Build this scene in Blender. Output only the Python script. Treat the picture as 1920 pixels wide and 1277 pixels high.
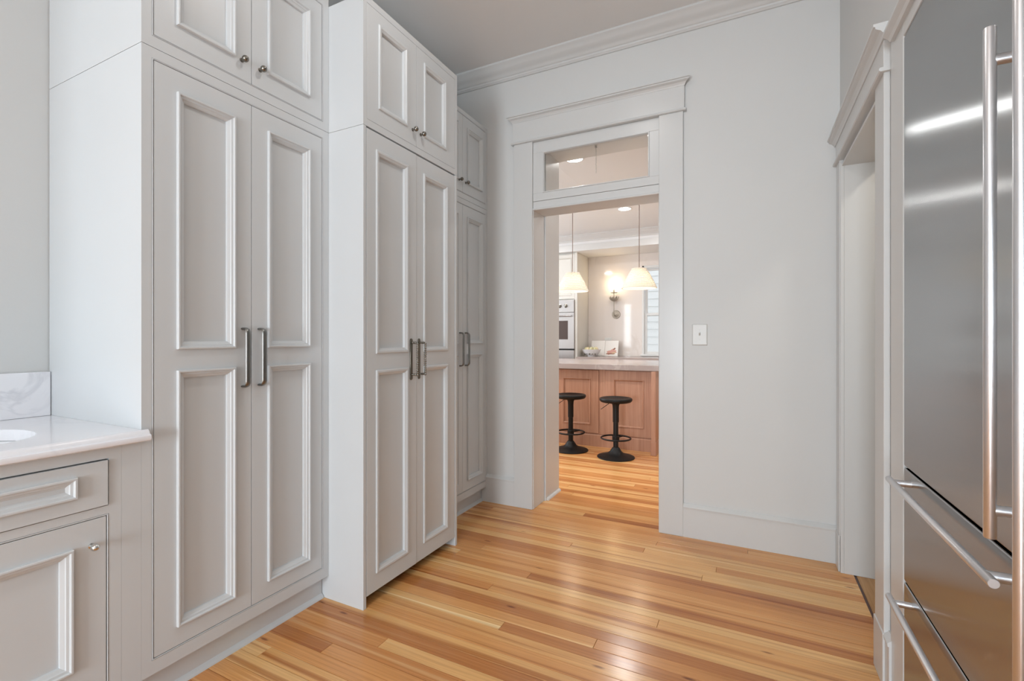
import bpy, math, random
from mathutils import Vector, Matrix
random.seed(7)
for o in list(bpy.data.objects): bpy.data.objects.remove(o)
SC = bpy.context.scene
COL = SC.collection
PI = math.pi

# ------------------------------------------------------------------ camera, world, light, exposure
CAM_H = 1.22
F_PX = 885.9
YAW = math.atan((1404.9 - 960) / F_PX)
cd = bpy.data.cameras.new('camera'); cam = bpy.data.objects.new('camera', cd); COL.objects.link(cam)
cd.sensor_fit = 'HORIZONTAL'; cd.sensor_width = 36.0; cd.lens = 36.0 * F_PX / 1920.0
cd.shift_y = -3.8 / 1920.0
cd.clip_start = 0.02
cam.location = (0, 0, CAM_H); cam.rotation_euler = (PI / 2, 0, YAW)
SC.camera = cam
SC.view_settings.view_transform = 'Standard'; SC.view_settings.look = 'None'
SC.view_settings.gamma = 1.0; SC.view_settings.use_curve_mapping = False
SC.view_settings.exposure = 0.0

W = bpy.data.worlds.new('world'); SC.world = W; W.use_nodes = True
bg = W.node_tree.nodes['Background']; bg.inputs[0].default_value = (0.92, 0.96, 1.0, 1); bg.inputs[1].default_value = 2.2

def area(name, loc, rot, sx, sy, power, col=(1, 1, 1), shape='RECTANGLE', spread=PI):
    l = bpy.data.lights.new(name, 'AREA'); l.shape = shape; l.size = sx
    if shape in ('RECTANGLE', 'ELLIPSE'): l.size_y = sy
    l.energy = power; l.color = col; l.spread = spread
    o = bpy.data.objects.new(name, l); COL.objects.link(o); o.location = loc; o.rotation_euler = rot
    return o
# daylight through the window behind the camera and through the kitchen windows
area('daylight_pantry_window', (-0.66, -4.03, 1.24), (PI / 2, 0, 0), 1.00, 1.90, 160, (0.835, 0.925, 1.0))
area('daylight_kitchen_side_window', (-4.57, 4.9, 1.6), (PI / 2, 0, -PI / 2), 1.9, 1.7, 46, (0.84, 0.925, 1.0))
area('daylight_kitchen_sidelight', (-2.70, 3.492, 1.54), (PI / 2, 0, 0), 0.17, 1.05, 6, (0.93, 0.97, 1.0))

# ------------------------------------------------------------------ materials
def nt(name):
    m = bpy.data.materials.new(name); m.use_nodes = True
    return m, m.node_tree.nodes, m.node_tree.links, m.node_tree.nodes['Principled BSDF']
def setp(b, **k):
    for a, v in k.items():
        b.inputs[a.replace('_', ' ')].default_value = v
def c4(c): return (c[0], c[1], c[2], 1)
def paint(name, col, rough=0.4, bump=0.02, scale=90, spec=0.5, var=0.015):
    m, N, L, b = nt(name)
    tc = N.new('ShaderNodeNewGeometry')
    n = N.new('ShaderNodeTexNoise'); n.inputs['Scale'].default_value = scale; n.inputs['Detail'].default_value = 3
    L.new(tc.outputs['Position'], n.inputs['Vector'])
    n2 = N.new('ShaderNodeTexNoise'); n2.inputs['Scale'].default_value = 3.0
    L.new(tc.outputs['Position'], n2.inputs['Vector'])
    mx = N.new('ShaderNodeMix'); mx.data_type = 'RGBA'
    mx.inputs[6].default_value = c4([x * (1 - var) for x in col]); mx.inputs[7].default_value = c4([min(1, x * (1 + var)) for x in col])
    L.new(n2.outputs['Fac'], mx.inputs[0]); L.new(mx.outputs[2], b.inputs['Base Color'])
    bp = N.new('ShaderNodeBump'); bp.inputs['Strength'].default_value = bump; bp.inputs['Distance'].default_value = 0.003
    L.new(n.outputs['Fac'], bp.inputs['Height']); L.new(bp.outputs[0], b.inputs['Normal'])
    setp(b, Roughness=rough); b.inputs['Specular IOR Level'].default_value = spec
    return m
def plain(name, col, rough=0.5, metal=0.0, spec=0.5):
    m, N, L, b = nt(name)
    tc = N.new('ShaderNodeTexCoord'); n = N.new('ShaderNodeTexNoise'); n.inputs['Scale'].default_value = 40
    L.new(tc.outputs['Object'], n.inputs['Vector'])
    mp = N.new('ShaderNodeMapRange'); mp.inputs[3].default_value = max(0.02, rough - 0.04); mp.inputs[4].default_value = min(1, rough + 0.04)
    L.new(n.outputs['Fac'], mp.inputs[0]); L.new(mp.outputs[0], b.inputs['Roughness'])
    setp(b, Base_Color=c4(col), Metallic=metal); b.inputs['Specular IOR Level'].default_value = spec
    return m
def emit(name, col, s):
    m, N, L, b = nt(name)
    setp(b, Base_Color=c4(col)); b.inputs['Emission Color'].default_value = c4(col); b.inputs['Emission Strength'].default_value = s
    return m
CAB = paint('cabinet_paint', (0.660, 0.682, 0.694), 0.36, 0.015, 120)
TRIM = paint('trim_paint', (0.670, 0.676, 0.670), 0.29, 0.03, 60)
WALL = paint('wall_paint', (0.685, 0.692, 0.685), 0.55, 0.05, 130)
CEIL = paint('ceiling_paint', (0.83, 0.825, 0.815), 0.7, 0.04, 100)
KWALL = paint('kitchen_wall_paint', (0.72, 0.70, 0.66), 0.5, 0.03, 120)
KCEIL = paint('kitchen_ceiling_paint', (0.81, 0.815, 0.82), 0.6, 0.03, 100)
KCAB = paint('kitchen_cabinet_paint', (0.68, 0.665, 0.62), 0.35, 0.02, 120)
DARK = plain('dark_gap', (0.012, 0.011, 0.010), 0.8)
PEWTER = plain('pewter_metal', (0.24, 0.225, 0.20), 0.27, 1.0)
PULL = plain('satin_nickel_pull', (0.24, 0.24, 0.23), 0.30, 1.0)
SILVERED = plain('weathered_silver', (0.42, 0.385, 0.33), 0.5, 0.6)
CHROME = plain('polished_nickel', (0.70, 0.70, 0.69), 0.18, 1.0)
BRONZE = plain('aged_bronze', (0.16, 0.145, 0.12), 0.34, 1.0)
BLACK = plain('black_powder_coat', (0.007, 0.007, 0.007), 0.45, 0.0, 0.3)
PORC = plain('white_porcelain', (0.86, 0.87, 0.89), 0.08)
PLAST = plain('switch_plastic', (0.70, 0.70, 0.68), 0.35)
CORD = plain('brown_cord', (0.22, 0.16, 0.13), 0.7)
SIDING = plain('white_siding', (0.56, 0.56, 0.56), 0.6)
FROND = plain('palm_green', (0.20, 0.26, 0.16), 0.5)
CANDLE = plain('candle_sleeve', (0.82, 0.76, 0.62), 0.5)
PAPER = plain('paper', (0.80, 0.78, 0.75), 0.7)
COVER = plain('book_cover', (0.62, 0.57, 0.53), 0.5)
FRUITS = [plain('green_fruit', (0.60, 0.57, 0.33), 0.45), plain('yellow_fruit', (0.68, 0.57, 0.36), 0.45)]

def steel(name, alpha=0.045, aniso=0.75, col=(0.515, 0.525, 0.53)):
    """brushed sheet: sharp up and down, stretched sideways"""
    m = bpy.data.materials.new(name); m.use_nodes = True; N = m.node_tree.nodes; L = m.node_tree.links; N.clear()
    out = N.new('ShaderNodeOutputMaterial'); gl = N.new('ShaderNodeBsdfAnisotropic')
    g = N.new('ShaderNodeNewGeometry'); mp = N.new('ShaderNodeMapping'); mp.inputs['Scale'].default_value = (4, 4, 500)
    n = N.new('ShaderNodeTexNoise'); n.inputs['Scale'].default_value = 1.0; n.inputs['Detail'].default_value = 2
    L.new(g.outputs['Position'], mp.inputs[0]); L.new(mp.outputs[0], n.inputs['Vector'])
    mr = N.new('ShaderNodeMapRange'); r_ = math.sqrt(alpha); mr.inputs[3].default_value = r_ - 0.02; mr.inputs[4].default_value = r_ + 0.02
    L.new(n.outputs['Fac'], mr.inputs[0]); L.new(mr.outputs[0], gl.inputs['Roughness'])
    gl.inputs['Color'].default_value = c4(col); gl.inputs['Anisotropy'].default_value = aniso
    t = N.new('ShaderNodeCombineXYZ'); t.inputs[2].default_value = 1.0
    L.new(t.outputs[0], gl.inputs['Tangent']); L.new(gl.outputs[0], out.inputs[0])
    return m
STEEL = steel('brushed_steel')
OVENST = plain('oven_steel', (0.46, 0.44, 0.43), 0.30, 1.0)
BAR = plain('steel_bar', (0.80, 0.80, 0.82), 0.34, 1.0)

def wood_floor():
    m, N, L, b = nt('heart_pine')
    oi = N.new('ShaderNodeObjectInfo'); g = N.new('ShaderNodeNewGeometry')
    off = N.new('ShaderNodeVectorMath'); off.operation = 'MULTIPLY_ADD'
    cmb = N.new('ShaderNodeCombineXYZ')
    for i, k in enumerate((37.0, 11.0, 5.0)):
        mu = N.new('ShaderNodeMath'); mu.operation = 'MULTIPLY'; mu.inputs[1].default_value = k
        L.new(oi.outputs['Random'], mu.inputs[0]); L.new(mu.outputs[0], cmb.inputs[i])
    add = N.new('ShaderNodeVectorMath'); add.operation = 'ADD'
    L.new(g.outputs['Position'], add.inputs[0]); L.new(cmb.outputs[0], add.inputs[1])
    def noise(scale, detail=4, dist=0.0, rough=0.55):
        mp = N.new('ShaderNodeMapping'); mp.inputs['Scale'].default_value = scale
        L.new(add.outputs[0], mp.inputs[0])
        n = N.new('ShaderNodeTexNoise'); n.inputs['Scale'].default_value = 1; n.inputs['Detail'].default_value = detail
        n.inputs['Roughness'].default_value = rough; n.inputs['Distortion'].default_value = dist
        L.new(mp.outputs[0], n.inputs['Vector']); return n.outputs['Fac']
    # per plank base tone
    r1 = N.new('ShaderNodeValToRGB'); e = r1.color_ramp.elements
    e[0].position = 0.0; e[0].color = (0.49, 0.190, 0.057, 1)
    e[1].position = 1.0; e[1].color = (0.84, 0.52, 0.225, 1)
    for p, c in ((0.20, (0.64, 0.280, 0.089, 1)), (0.45, (0.72, 0.340, 0.115, 1)), (0.78, (0.80, 0.445, 0.170, 1))):
        k = e.new(p); k.color = c
    L.new(oi.outputs['Random'], r1.inputs[0])
    # broad heartwood / sapwood bands along the plank
    r2 = N.new('ShaderNodeValToRGB'); e = r2.color_ramp.elements
    e[0].position = 0.31; e[0].color = (0.60, 0.42, 0.30, 1); e[1].position = 0.68; e[1].color = (1.22, 1.55, 2.05, 1)
    for p_ in (0.44, 0.60): k = e.new(p_); k.color = (1, 1, 1, 1)
    L.new(noise((0.30, 24.0, 1), 2, 0.25), r2.inputs[0])
    mx = N.new('ShaderNodeMix'); mx.data_type = 'RGBA'; mx.blend_type = 'MULTIPLY'; mx.inputs[0].default_value = 0.95
    L.new(r1.outputs[0], mx.inputs[6]); L.new(r2.outputs[0], mx.inputs[7])
    # fine grain lines
    r3 = N.new('ShaderNodeValToRGB'); e = r3.color_ramp.elements
    e[0].position = 0.32; e[0].color = (0.62, 0.52, 0.44, 1); e[1].position = 0.62; e[1].color = (1.08, 1.08, 1.08, 1)
    L.new(noise((2.2, 150.0, 1), 3, 0.6), r3.inputs[0])
    mx2 = N.new('ShaderNodeMix'); mx2.data_type = 'RGBA'; mx2.blend_type = 'MULTIPLY'; mx2.inputs[0].default_value = 0.42
    L.new(mx.outputs[2], mx2.inputs[6]); L.new(r3.outputs[0], mx2.inputs[7])
    # sparse knots
    mp = N.new('ShaderNodeMapping'); mp.inputs['Scale'].default_value = (2.9, 10.5, 1); L.new(add.outputs[0], mp.inputs[0])
    v = N.new('ShaderNodeTexVoronoi'); v.inputs['Scale'].default_value = 1.0; L.new(mp.outputs[0], v.inputs['Vector'])
    r4 = N.new('ShaderNodeValToRGB'); e = r4.color_ramp.elements
    e[0].position = 0.035; e[0].color = (0.30, 0.17, 0.11, 1); e[1].position = 0.085; e[1].color = (1, 1, 1, 1)
    L.new(v.outputs['Distance'], r4.inputs[0])
    mx3 = N.new('ShaderNodeMix'); mx3.data_type = 'RGBA'; mx3.blend_type = 'MULTIPLY'; mx3.inputs[0].default_value = 0.8
    L.new(mx2.outputs[2], mx3.inputs[6]); L.new(r4.outputs[0], mx3.inputs[7])
    L.new(mx3.outputs[2], b.inputs['Base Color'])
    bp = N.new('ShaderNodeBump'); bp.inputs['Strength'].default_value = 0.10; bp.inputs['Distance'].default_value = 0.002
    L.new(noise((1.0, 16.0, 1), 2), bp.inputs['Height']); L.new(bp.outputs[0], b.inputs['Normal'])
    mr = N.new('ShaderNodeMapRange'); mr.inputs[3].default_value = 0.15; mr.inputs[4].default_value = 0.26
    L.new(noise((3, 25, 1), 3), mr.inputs[0]); L.new(mr.outputs[0], b.inputs['Roughness'])
    b.inputs['Specular IOR Level'].default_value = 0.5
    return m
PINE = wood_floor()

def wood(name, c1, c2, scale=(60, 60, 2.5), rough=0.4):
    m, N, L, b = nt(name)
    g = N.new('ShaderNodeNewGeometry'); mp = N.new('ShaderNodeMapping'); mp.inputs['Scale'].default_value = scale
    L.new(g.outputs['Position'], mp.inputs[0])
    n = N.new('ShaderNodeTexNoise'); n.inputs['Scale'].default_value = 1; n.inputs['Detail'].default_value = 4; n.inputs['Distortion'].default_value = 0.3
    L.new(mp.outputs[0], n.inputs['Vector'])
    r = N.new('ShaderNodeValToRGB'); e = r.color_ramp.elements
    e[0].position = 0.3; e[0].color = c4(c1); e[1].position = 0.7; e[1].color = c4(c2)
    L.new(n.outputs['Fac'], r.inputs[0]); L.new(r.outputs[0], b.inputs['Base Color']); setp(b, Roughness=rough)
    return m
ISLW = wood('island_oak', (0.42, 0.205, 0.125), (0.52, 0.285, 0.185))
WALNUT = wood('dark_strip', (0.060, 0.025, 0.018), (0.095, 0.042, 0.030), (40, 3, 40), 0.35)
OAK = wood('threshold_oak', (0.36, 0.17, 0.055), (0.52, 0.29, 0.11), (60, 3, 60), 0.25)

def stone(name, base, vein, vs=2.2, amount=0.5, rough=0.12, lo=0.455, hi=0.5):
    m, N, L, b = nt(name)
    g = N.new('ShaderNodeNewGeometry')
    n1 = N.new('ShaderNodeTexNoise'); n1.inputs['Scale'].default_value = vs; n1.inputs['Detail'].default_value = 6; n1.inputs['Distortion'].default_value = 1.4
    L.new(g.outputs['Position'], n1.inputs['Vector'])
    sub = N.new('ShaderNodeMath'); sub.operation = 'SUBTRACT'; sub.inputs[1].default_value = 0.5; L.new(n1.outputs['Fac'], sub.inputs[0])
    ab = N.new('ShaderNodeMath'); ab.operation = 'ABSOLUTE'; L.new(sub.outputs[0], ab.inputs[0])
    r = N.new('ShaderNodeValToRGB'); e = r.color_ramp.elements
    e[0].position = 0.0; e[0].color = (1, 1, 1, 1); e[1].position = 0.035; e[1].color = (0, 0, 0, 1)
    L.new(ab.outputs[0], r.inputs[0])
    n2 = N.new('ShaderNodeTexNoise'); n2.inputs['Scale'].default_value = vs * 0.7; L.new(g.outputs['Position'], n2.inputs['Vector'])
    r2 = N.new('ShaderNodeValToRGB'); e = r2.color_ramp.elements
    e[0].position = 0.48; e[0].color = (0, 0, 0, 1); e[1].position = 0.7; e[1].color = (amount, amount, amount, 1)
    L.new(n2.outputs['Fac'], r2.inputs[0])
    mu = N.new('ShaderNodeMath'); mu.operation = 'MULTIPLY'; L.new(r.outputs[0], mu.inputs[0]); L.new(r2.outputs[0], mu.inputs[1])
    mx = N.new('ShaderNodeMix'); mx.data_type = 'RGBA'; mx.inputs[6].default_value = c4(base); mx.inputs[7].default_value = c4(vein)
    L.new(mu.outputs[0], mx.inputs[0]); L.new(mx.outputs[2], b.inputs['Base Color']); setp(b, Roughness=rough)
    return m
MARBLE = stone('white_marble', (0.92, 0.92, 0.955), (0.60, 0.61, 0.66), 3.5, 0.5, 0.16)
KMARBLE = stone('cream_marble', (0.74, 0.69, 0.655), (0.42, 0.35, 0.29), 1.6, 0.75, 0.06)
ISTONE = stone('grey_quartzite', (0.40, 0.335, 0.315), (0.58, 0.53, 0.50), 4.0, 0.7, 0.22)

def glass(name, tint=(1, 1, 1), refl=1.0):
    m = bpy.data.materials.new(name); m.use_nodes = True; N = m.node_tree.nodes; L = m.node_tree.links; N.clear()
    out = N.new('ShaderNodeOutputMaterial'); mix = N.new('ShaderNodeMixShader'); fr = N.new('ShaderNodeFresnel'); fr.inputs[0].default_value = 1.45
    t = N.new('ShaderNodeBsdfTransparent'); t.inputs[0].default_value = c4(tint); gl = N.new('ShaderNodeBsdfGlossy'); gl.inputs['Roughness'].default_value = 0.02
    L.new(fr.outputs[0], mix.inputs[0]); L.new(t.outputs[0], mix.inputs[1]); L.new(gl.outputs[0], mix.inputs[2]); L.new(mix.outputs[0], out.inputs[0])
    return m
GLASS = glass('window_glass', (0.97, 0.98, 0.98))
DGLASS = plain('oven_glass', (0.07, 0.045, 0.038), 0.05)

def shade_mat():
    m = bpy.data.materials.new('white_wicker'); m.use_nodes = True; N = m.node_tree.nodes; L = m.node_tree.links
    b = N['Principled BSDF']; out = N['Material Output']
    setp(b, Base_Color=(0.80, 0.76, 0.68, 1), Roughness=0.7)
    tr = N.new('ShaderNodeBsdfTranslucent'); tr.inputs[0].default_value = (0.85, 0.78, 0.66, 1)
    mix = N.new('ShaderNodeMixShader'); mix.inputs[0].default_value = 0.42
    L.new(b.outputs[0], mix.inputs[1]); L.new(tr.outputs[0], mix.inputs[2]); L.new(mix.outputs[0], out.inputs[0])
    return m
WICKER = shade_mat()
REED = plain('woven_reed', (0.74, 0.69, 0.62), 0.7)
BULB = emit('warm_bulb', (1.0, 0.78, 0.45), 30)
DOWN = emit('downlight_lens', (1.0, 0.96, 0.90), 14)

# ------------------------------------------------------------------ mesh helpers (all coordinates are world metres)
class MB:
    def __init__(s): s.v = []; s.f = []
    def add(s, vs, fs):
        k = len(s.v); s.v += [tuple(p) for p in vs]; s.f += [tuple(i + k for i in f) for f in fs]; return s
    def box(s, x0, x1, y0, y1, z0, z1):
        x0, x1 = sorted((x0, x1)); y0, y1 = sorted((y0, y1)); z0, z1 = sorted((z0, z1))
        return s.add([(x0, y0, z0), (x1, y0, z0), (x1, y1, z0), (x0, y1, z0), (x0, y0, z1), (x1, y0, z1), (x1, y1, z1), (x0, y1, z1)],
                     [(0, 3, 2, 1), (4, 5, 6, 7), (0, 1, 5, 4), (1, 2, 6, 5), (2, 3, 7, 6), (3, 0, 4, 7)])
    def rings(s, rs, closed_v=True, cap0=True, cap1=True, loop=False):
        n = len(rs[0]); vs = [p for r in rs for p in r]; fs = []
        m = len(rs)
        for i in range(m if loop else m - 1):
            j = (i + 1) % m
            for a in range(n if closed_v else n - 1):
                c = (a + 1) % n
                fs.append((i * n + a, i * n + c, j * n + c, j * n + a))
        if not loop:
            if cap0: fs.append(tuple(range(n - 1, -1, -1)))
            if cap1: fs.append(tuple((m - 1) * n + a for a in range(n)))
        return s.add(vs, fs)
    def lathe(s, prof, c, axis='Z', seg=32, cap0=True, cap1=True):
        rs = []
        for r, h in prof:
            ring = []
            for k in range(seg):
                a = 2 * PI * k / seg; p, q = r * math.cos(a), r * math.sin(a)
                if axis == 'Z': ring.append((c[0] + p, c[1] + q, c[2] + h))
                elif axis == 'X': ring.append((c[0] + h, c[1] + p, c[2] + q))
                else: ring.append((c[0] + q, c[1] + h, c[2] + p))
            rs.append(ring)
        return s.rings(rs, True, cap0, cap1)
    def tube(s, path, r, seg=12, ry=None, up=(0, 0, 1), loop=False):
        P = [Vector(p) for p in path]; rs = []; n = len(P)
        for i, p in enumerate(P):
            if loop: t = (P[(i + 1) % n] - P[i - 1]).normalized()
            else: t = (P[min(i + 1, n - 1)] - P[max(i - 1, 0)]).normalized()
            u = Vector(up)
            if abs(t.dot(u)) > 0.97: u = Vector((0, 1, 0)) if abs(t.y) < 0.9 else Vector((1, 0, 0))
            a = t.cross(u).normalized(); b2 = a.cross(t).normalized()
            rr = r[i] if isinstance(r, (list, tuple)) else r
            rs.append([tuple(p + a * (rr * math.cos(2 * PI * k / seg)) + b2 * ((ry if ry else rr) * math.sin(2 * PI * k / seg))) for k in range(seg)])
        return s.rings(rs, True, True, True, loop)
    def sphere(s, c, r, seg=16, rg=10, sz=1.0):
        prof = [(max(1e-4, r * math.sin(PI * i / rg)), -r * sz * math.cos(PI * i / rg)) for i in range(rg + 1)]
        return s.lathe(prof, c, 'Z', seg)
    def frame_sweep(s, plane, n0, sgn, a0, a1, b0, b1, prof):
        """mitred moulding round a rectangle; prof = (inward offset, height out of the face)"""
        rs = []
        for (ca, cb, ia, ib) in ((a0, b0, 1, 1), (a1, b0, -1, 1), (a1, b1, -1, -1), (a0, b1, 1, -1)):
            ring = []
            for t, h in prof:
                a = ca + ia * t; b = cb + ib * t; n = n0 + sgn * h
                ring.append((n, a, b) if plane == 'X' else (a, n, b))
            rs.append(ring)
        return s.rings(rs, True, loop=True)
    def extrude(s, prof, axis, p0, p1):
        """prof: closed list of 2D points; axis X -> (y,z), Y -> (x,z), Z -> (x,y)"""
        r = []
        for p in (p0, p1):
            if axis == 'X': r.append([(p, a, b) for a, b in prof])
            elif axis == 'Y': r.append([(a, p, b) for a, b in prof])
            else: r.append([(a, b, p) for a, b in prof])
        return s.rings(r)
    def build(s, name, mat, parent=None, bevel=0.0, smooth=False, seg=2):
        me = bpy.data.meshes.new(name)
        off = Vector((0, 0, 0)); q = parent
        while q is not None: off += Vector(q.location); q = q.parent
        me.from_pydata([(p[0] - off.x, p[1] - off.y, p[2] - off.z) for p in s.v], [], s.f)
        me.validate(); me.materials.append(mat)
        import bmesh
        bm = bmesh.new(); bm.from_mesh(me); bmesh.ops.recalc_face_normals(bm, faces=bm.faces); bm.to_mesh(me); bm.free()
        o = bpy.data.objects.new(name, me); COL.objects.link(o)
        if parent: o.parent = parent
        if smooth:
            for p in me.polygons: p.use_smooth = True
            me.set_sharp_from_angle(angle=math.radians(40))
        if bevel:
            b = o.modifiers.new('bevel', 'BEVEL'); b.width = bevel; b.segments = seg; b.limit_method = 'ANGLE'; b.angle_limit = math.radians(40)
        return o
def box(*a): return MB().box(*a)
def tag(o, label=None, cat=None, group=None, kind=None):
    if label: o['label'] = label
    if cat: o['category'] = cat
    if group: o['group'] = group
    if kind: o['kind'] = kind
    return o
def thing(name, loc, label, cat, group=None, kind=None):
    o = bpy.data.objects.new(name, None); COL.objects.link(o); o.location = loc; o.empty_display_size = 0.1
    return tag(o, label, cat, group, kind)
def struct(o, label=None, cat=None): return tag(o, label, cat, kind='structure')

# ------------------------------------------------------------------ dimensions
XL, XR, YB, YF, H = -2.42, 0.44, 3.09, -4.00, 3.21          # pantry room
YB2, YK0, YK, KZ = 3.28, 3.56, 7.65, 2.81                   # wall thickness, kitchen front, kitchen back, kitchen ceiling
KX0, KX1 = -4.6, 2.0
DX0, DX1 = -1.381, -0.508                                   # doorway

# ------------------------------------------------------------------ floor with planks
fl = box(KX0 - 0.1, KX1 + 0.1, YF - 0.2, YK + 0.2, -0.08, -0.010).build('floor', DARK)
struct(fl, 'honey and red-brown heart pine strip floor running through the doorway', 'floor')
def plank(x0, x1, y0, y1, par, mat=PINE, z0=-0.012):
    c = 0.0011; z1 = 0.0; g = 0.0006
    x0 += g; x1 -= g; y0 += g; y1 -= g
    m = MB()
    m.rings([[(x0, y0, z0), (x1, y0, z0), (x1, y1, z0), (x0, y1, z0)], [(x0, y0, z1 - c), (x1, y0, z1 - c), (x1, y1, z1 - c), (x0, y1, z1 - c)],
             [(x0 + c, y0 + c, z1), (x1 - c, y0 + c, z1), (x1 - c, y1 - c, z1), (x0 + c, y1 - c, z1)]])
    return m.build('plank', mat, par)
PW = 0.0625
y = 0.494
nplank = 0
rest = MB()
while y < YK:
    y1 = y + PW
    ym = (y + y1) / 2
    if ym < YB2 + 0.02: xa, xb = (XL, 0.482)
    else: xa, xb = (-3.1, 0.9)
    x = xa; first = True
    while x < xb - 1e-6:
        ln = random.uniform(1.5, 4.2) if not first else random.uniform(0.6, 3.4)
        first = False
        x1 = min(xb, x + ln)
        if xb - x1 < 0.35: x1 = xb
        if y < 5.32:
            plank(x, x1, y, y1, fl); nplank += 1
        else:
            rest.box(x + 0.0006, x1 - 0.0006, y + 0.0006, y1 - 0.0006, -0.012, 0)
        x = x1
    y = y1
for (xa, xb, ya, yb) in ((XL, 0.482, YF, 0.494), (KX0, -3.1, YB2, YK), (0.9, KX1, YB2, YK)):
    yy = ya
    while yy < yb - 1e-6:
        rest.box(xa, xb, yy + 0.0006, min(yb, yy + PW) - 0.0006, -0.012, 0); yy += PW
tag(rest.build('plank_field', PINE, fl), kind='stuff')
# threshold boards in the side doorway and hall floor boards beyond
for i in range(12):
    plank(0.492 + i * 0.085, 0.492 + (i + 1) * 0.085, 2.0, 3.2, fl, OAK)

box(0.4822, 0.4918, 2.19, 2.975, -0.010, -0.0022).build('threshold_strip', WALNUT, fl)
# ------------------------------------------------------------------ walls, ceiling
struct(box(XL - 0.15, XL, YF - 0.15, YB, -0.01, H).build('wall_left', WALL))
m = MB().box(XL - 0.15, DX0, YB, YB2, -0.01, H).box(DX1, XR + 0.18, YB, YB2, -0.01, H).box(DX0, DX1, YB, YB2, 2.60, H)
struct(m.build('wall_back', WALL), 'pale grey painted wall with doorway and transom', 'wall')
FR0, FR1 = 0.30, 1.867                                       # alcove of the two refrigerator columns
m = MB().box(XR, XR + 0.18, 2.975, YB, -0.01, H).box(XR, XR + 0.18, FR1, 2.19, -0.01, H).box(XR, XR + 0.18, 2.19, 2.975, 2.13, H)
m.box(XR, XR + 0.18, FR0, FR1, 2.165, H).box(XR, XR + 0.18, YF - 0.15, FR0, -0.01, H)
struct(m.build('wall_right', WALL))
WA, WB, WC, WD = -1.16, -0.16, 0.28, 2.20
m = MB().box(XL, WA, YF - 0.15, YF, -0.01, H).box(WB, XR, YF - 0.15, YF, -0.01, H).box(WA, WB, YF - 0.15, YF, -0.01, WC).box(WA, WB, YF - 0.15, YF, WD, H)
struct(m.build('wall_front', WALL))
struct(box(XL - 0.15, XR + 0.18, YF - 0.15, YB2, H, H + 0.12).build('ceiling', CEIL))
# window behind the camera
w = thing('window_1', ((WA + WB) / 2, YF, WC), None, None, kind='structure')
m = MB()
for (a, b, c, d) in ((WA, WB, WC, WC + 0.04), (WA, WB, WD - 0.04, WD), (WA, WA + 0.04, WC + 0.04, WD - 0.04), (WB - 0.04, WB, WC + 0.04, WD - 0.04), (WA + 0.04, WB - 0.04, 1.22, 1.26)):
    m.box(a, b, YF - 0.09, YF - 0.05, c, d)
m.build('window_frame', TRIM, w)
box(WA + 0.04, WB - 0.04, YF - 0.072, YF - 0.068, WC + 0.04, WD - 0.04).build('pane', GLASS, w)
m = MB().box(WA - 0.12, WA, YF, YF + 0.02, WC - 0.02, WD + 0.12).box(WB, WB + 0.12, YF, YF + 0.02, WC - 0.02, WD + 0.12).box(WA - 0.14, WB + 0.14, YF, YF + 0.025, WD, WD + 0.14).box(WA - 0.16, WB + 0.16, YF, YF + 0.06, WC - 0.04, WC)
m.build('window_casing', TRIM, w)

# side hall beyond the right doorway
m = MB().box(1.55, 1.65, 1.95, 3.30, -0.01, 2.7).box(0.62, 1.65, 3.20, 3.30, -0.01, 2.7).box(0.62, 1.65, 1.90, 2.0, -0.01, 2.7).box(0.62, 1.65, 1.90, 3.30, 2.6, 2.7)
struct(m.build('wall_hall', WALL))

# ------------------------------------------------------------------ crown moulding
def crown_prof(d, h):
    # (distance from wall, drop below ceiling)
    return [(0, 0), (d, 0), (d, -0.012 * h), (d - 0.008, -0.020 * h), (d - 0.014, -0.024 * h), (d - 0.022, -0.036 * h), (d - 0.032, -0.046 * h), (d - 0.046, -0.054 * h),
            (d - 0.056, -0.060 * h), (d - 0.066, -0.068 * h), (d - 0.070, -0.076 * h), (d - 0.074, -0.078 * h), (d - 0.078, -0.080 * h), (d - 0.080, -0.090 * h), (d - 0.086, -0.094 * h), (d - 0.090, -0.100 * h), (0, -0.100 * h)]
cp = crown_prof(0.100, 1.0)
struct(MB().extrude([(YB - a, H + b) for a, b in cp], 'X', XL, XR).build('trim_crown_back', TRIM, smooth=True))
struct(MB().extrude([(XR - a, H + b) for a, b in cp], 'Y', YF, YB - 0.1).build('trim_crown_right', TRIM, smooth=True))
struct(MB().extrude([(XL + a, H + b) for a, b in cp], 'Y', YF, YB - 0.1).build('trim_crown_left', TRIM, smooth=True))

# ------------------------------------------------------------------ baseboards
def base_prof(h=0.175):
    return [(0, 0), (0.018, 0), (0.018, h), (0.022, h + 0.002), (0.023, h + 0.010), (0.019, h + 0.016), (0.010, h + 0.022), (0.006, h + 0.028), (0, h + 0.028)]
bp = base_prof()
struct(MB().extrude([(YB - a, b) for a, b in bp], 'X', -0.364, XR).build('baseboard_back', TRIM, smooth=True))
struct(MB().extrude([(YB - a, b) for a, b in bp], 'X', -1.80, -1.526).build('baseboard_back_left', TRIM, smooth=True))
struct(MB().extrude([(XR - a, b) for a, b in bp], 'Y', 2.0, 2.06).build('baseboard_right', TRIM, smooth=True))
struct(MB().extrude([(XL + a, b) for a, b in bp], 'Y', YF, -1.902).build('baseboard_left', TRIM, smooth=True))

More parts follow.
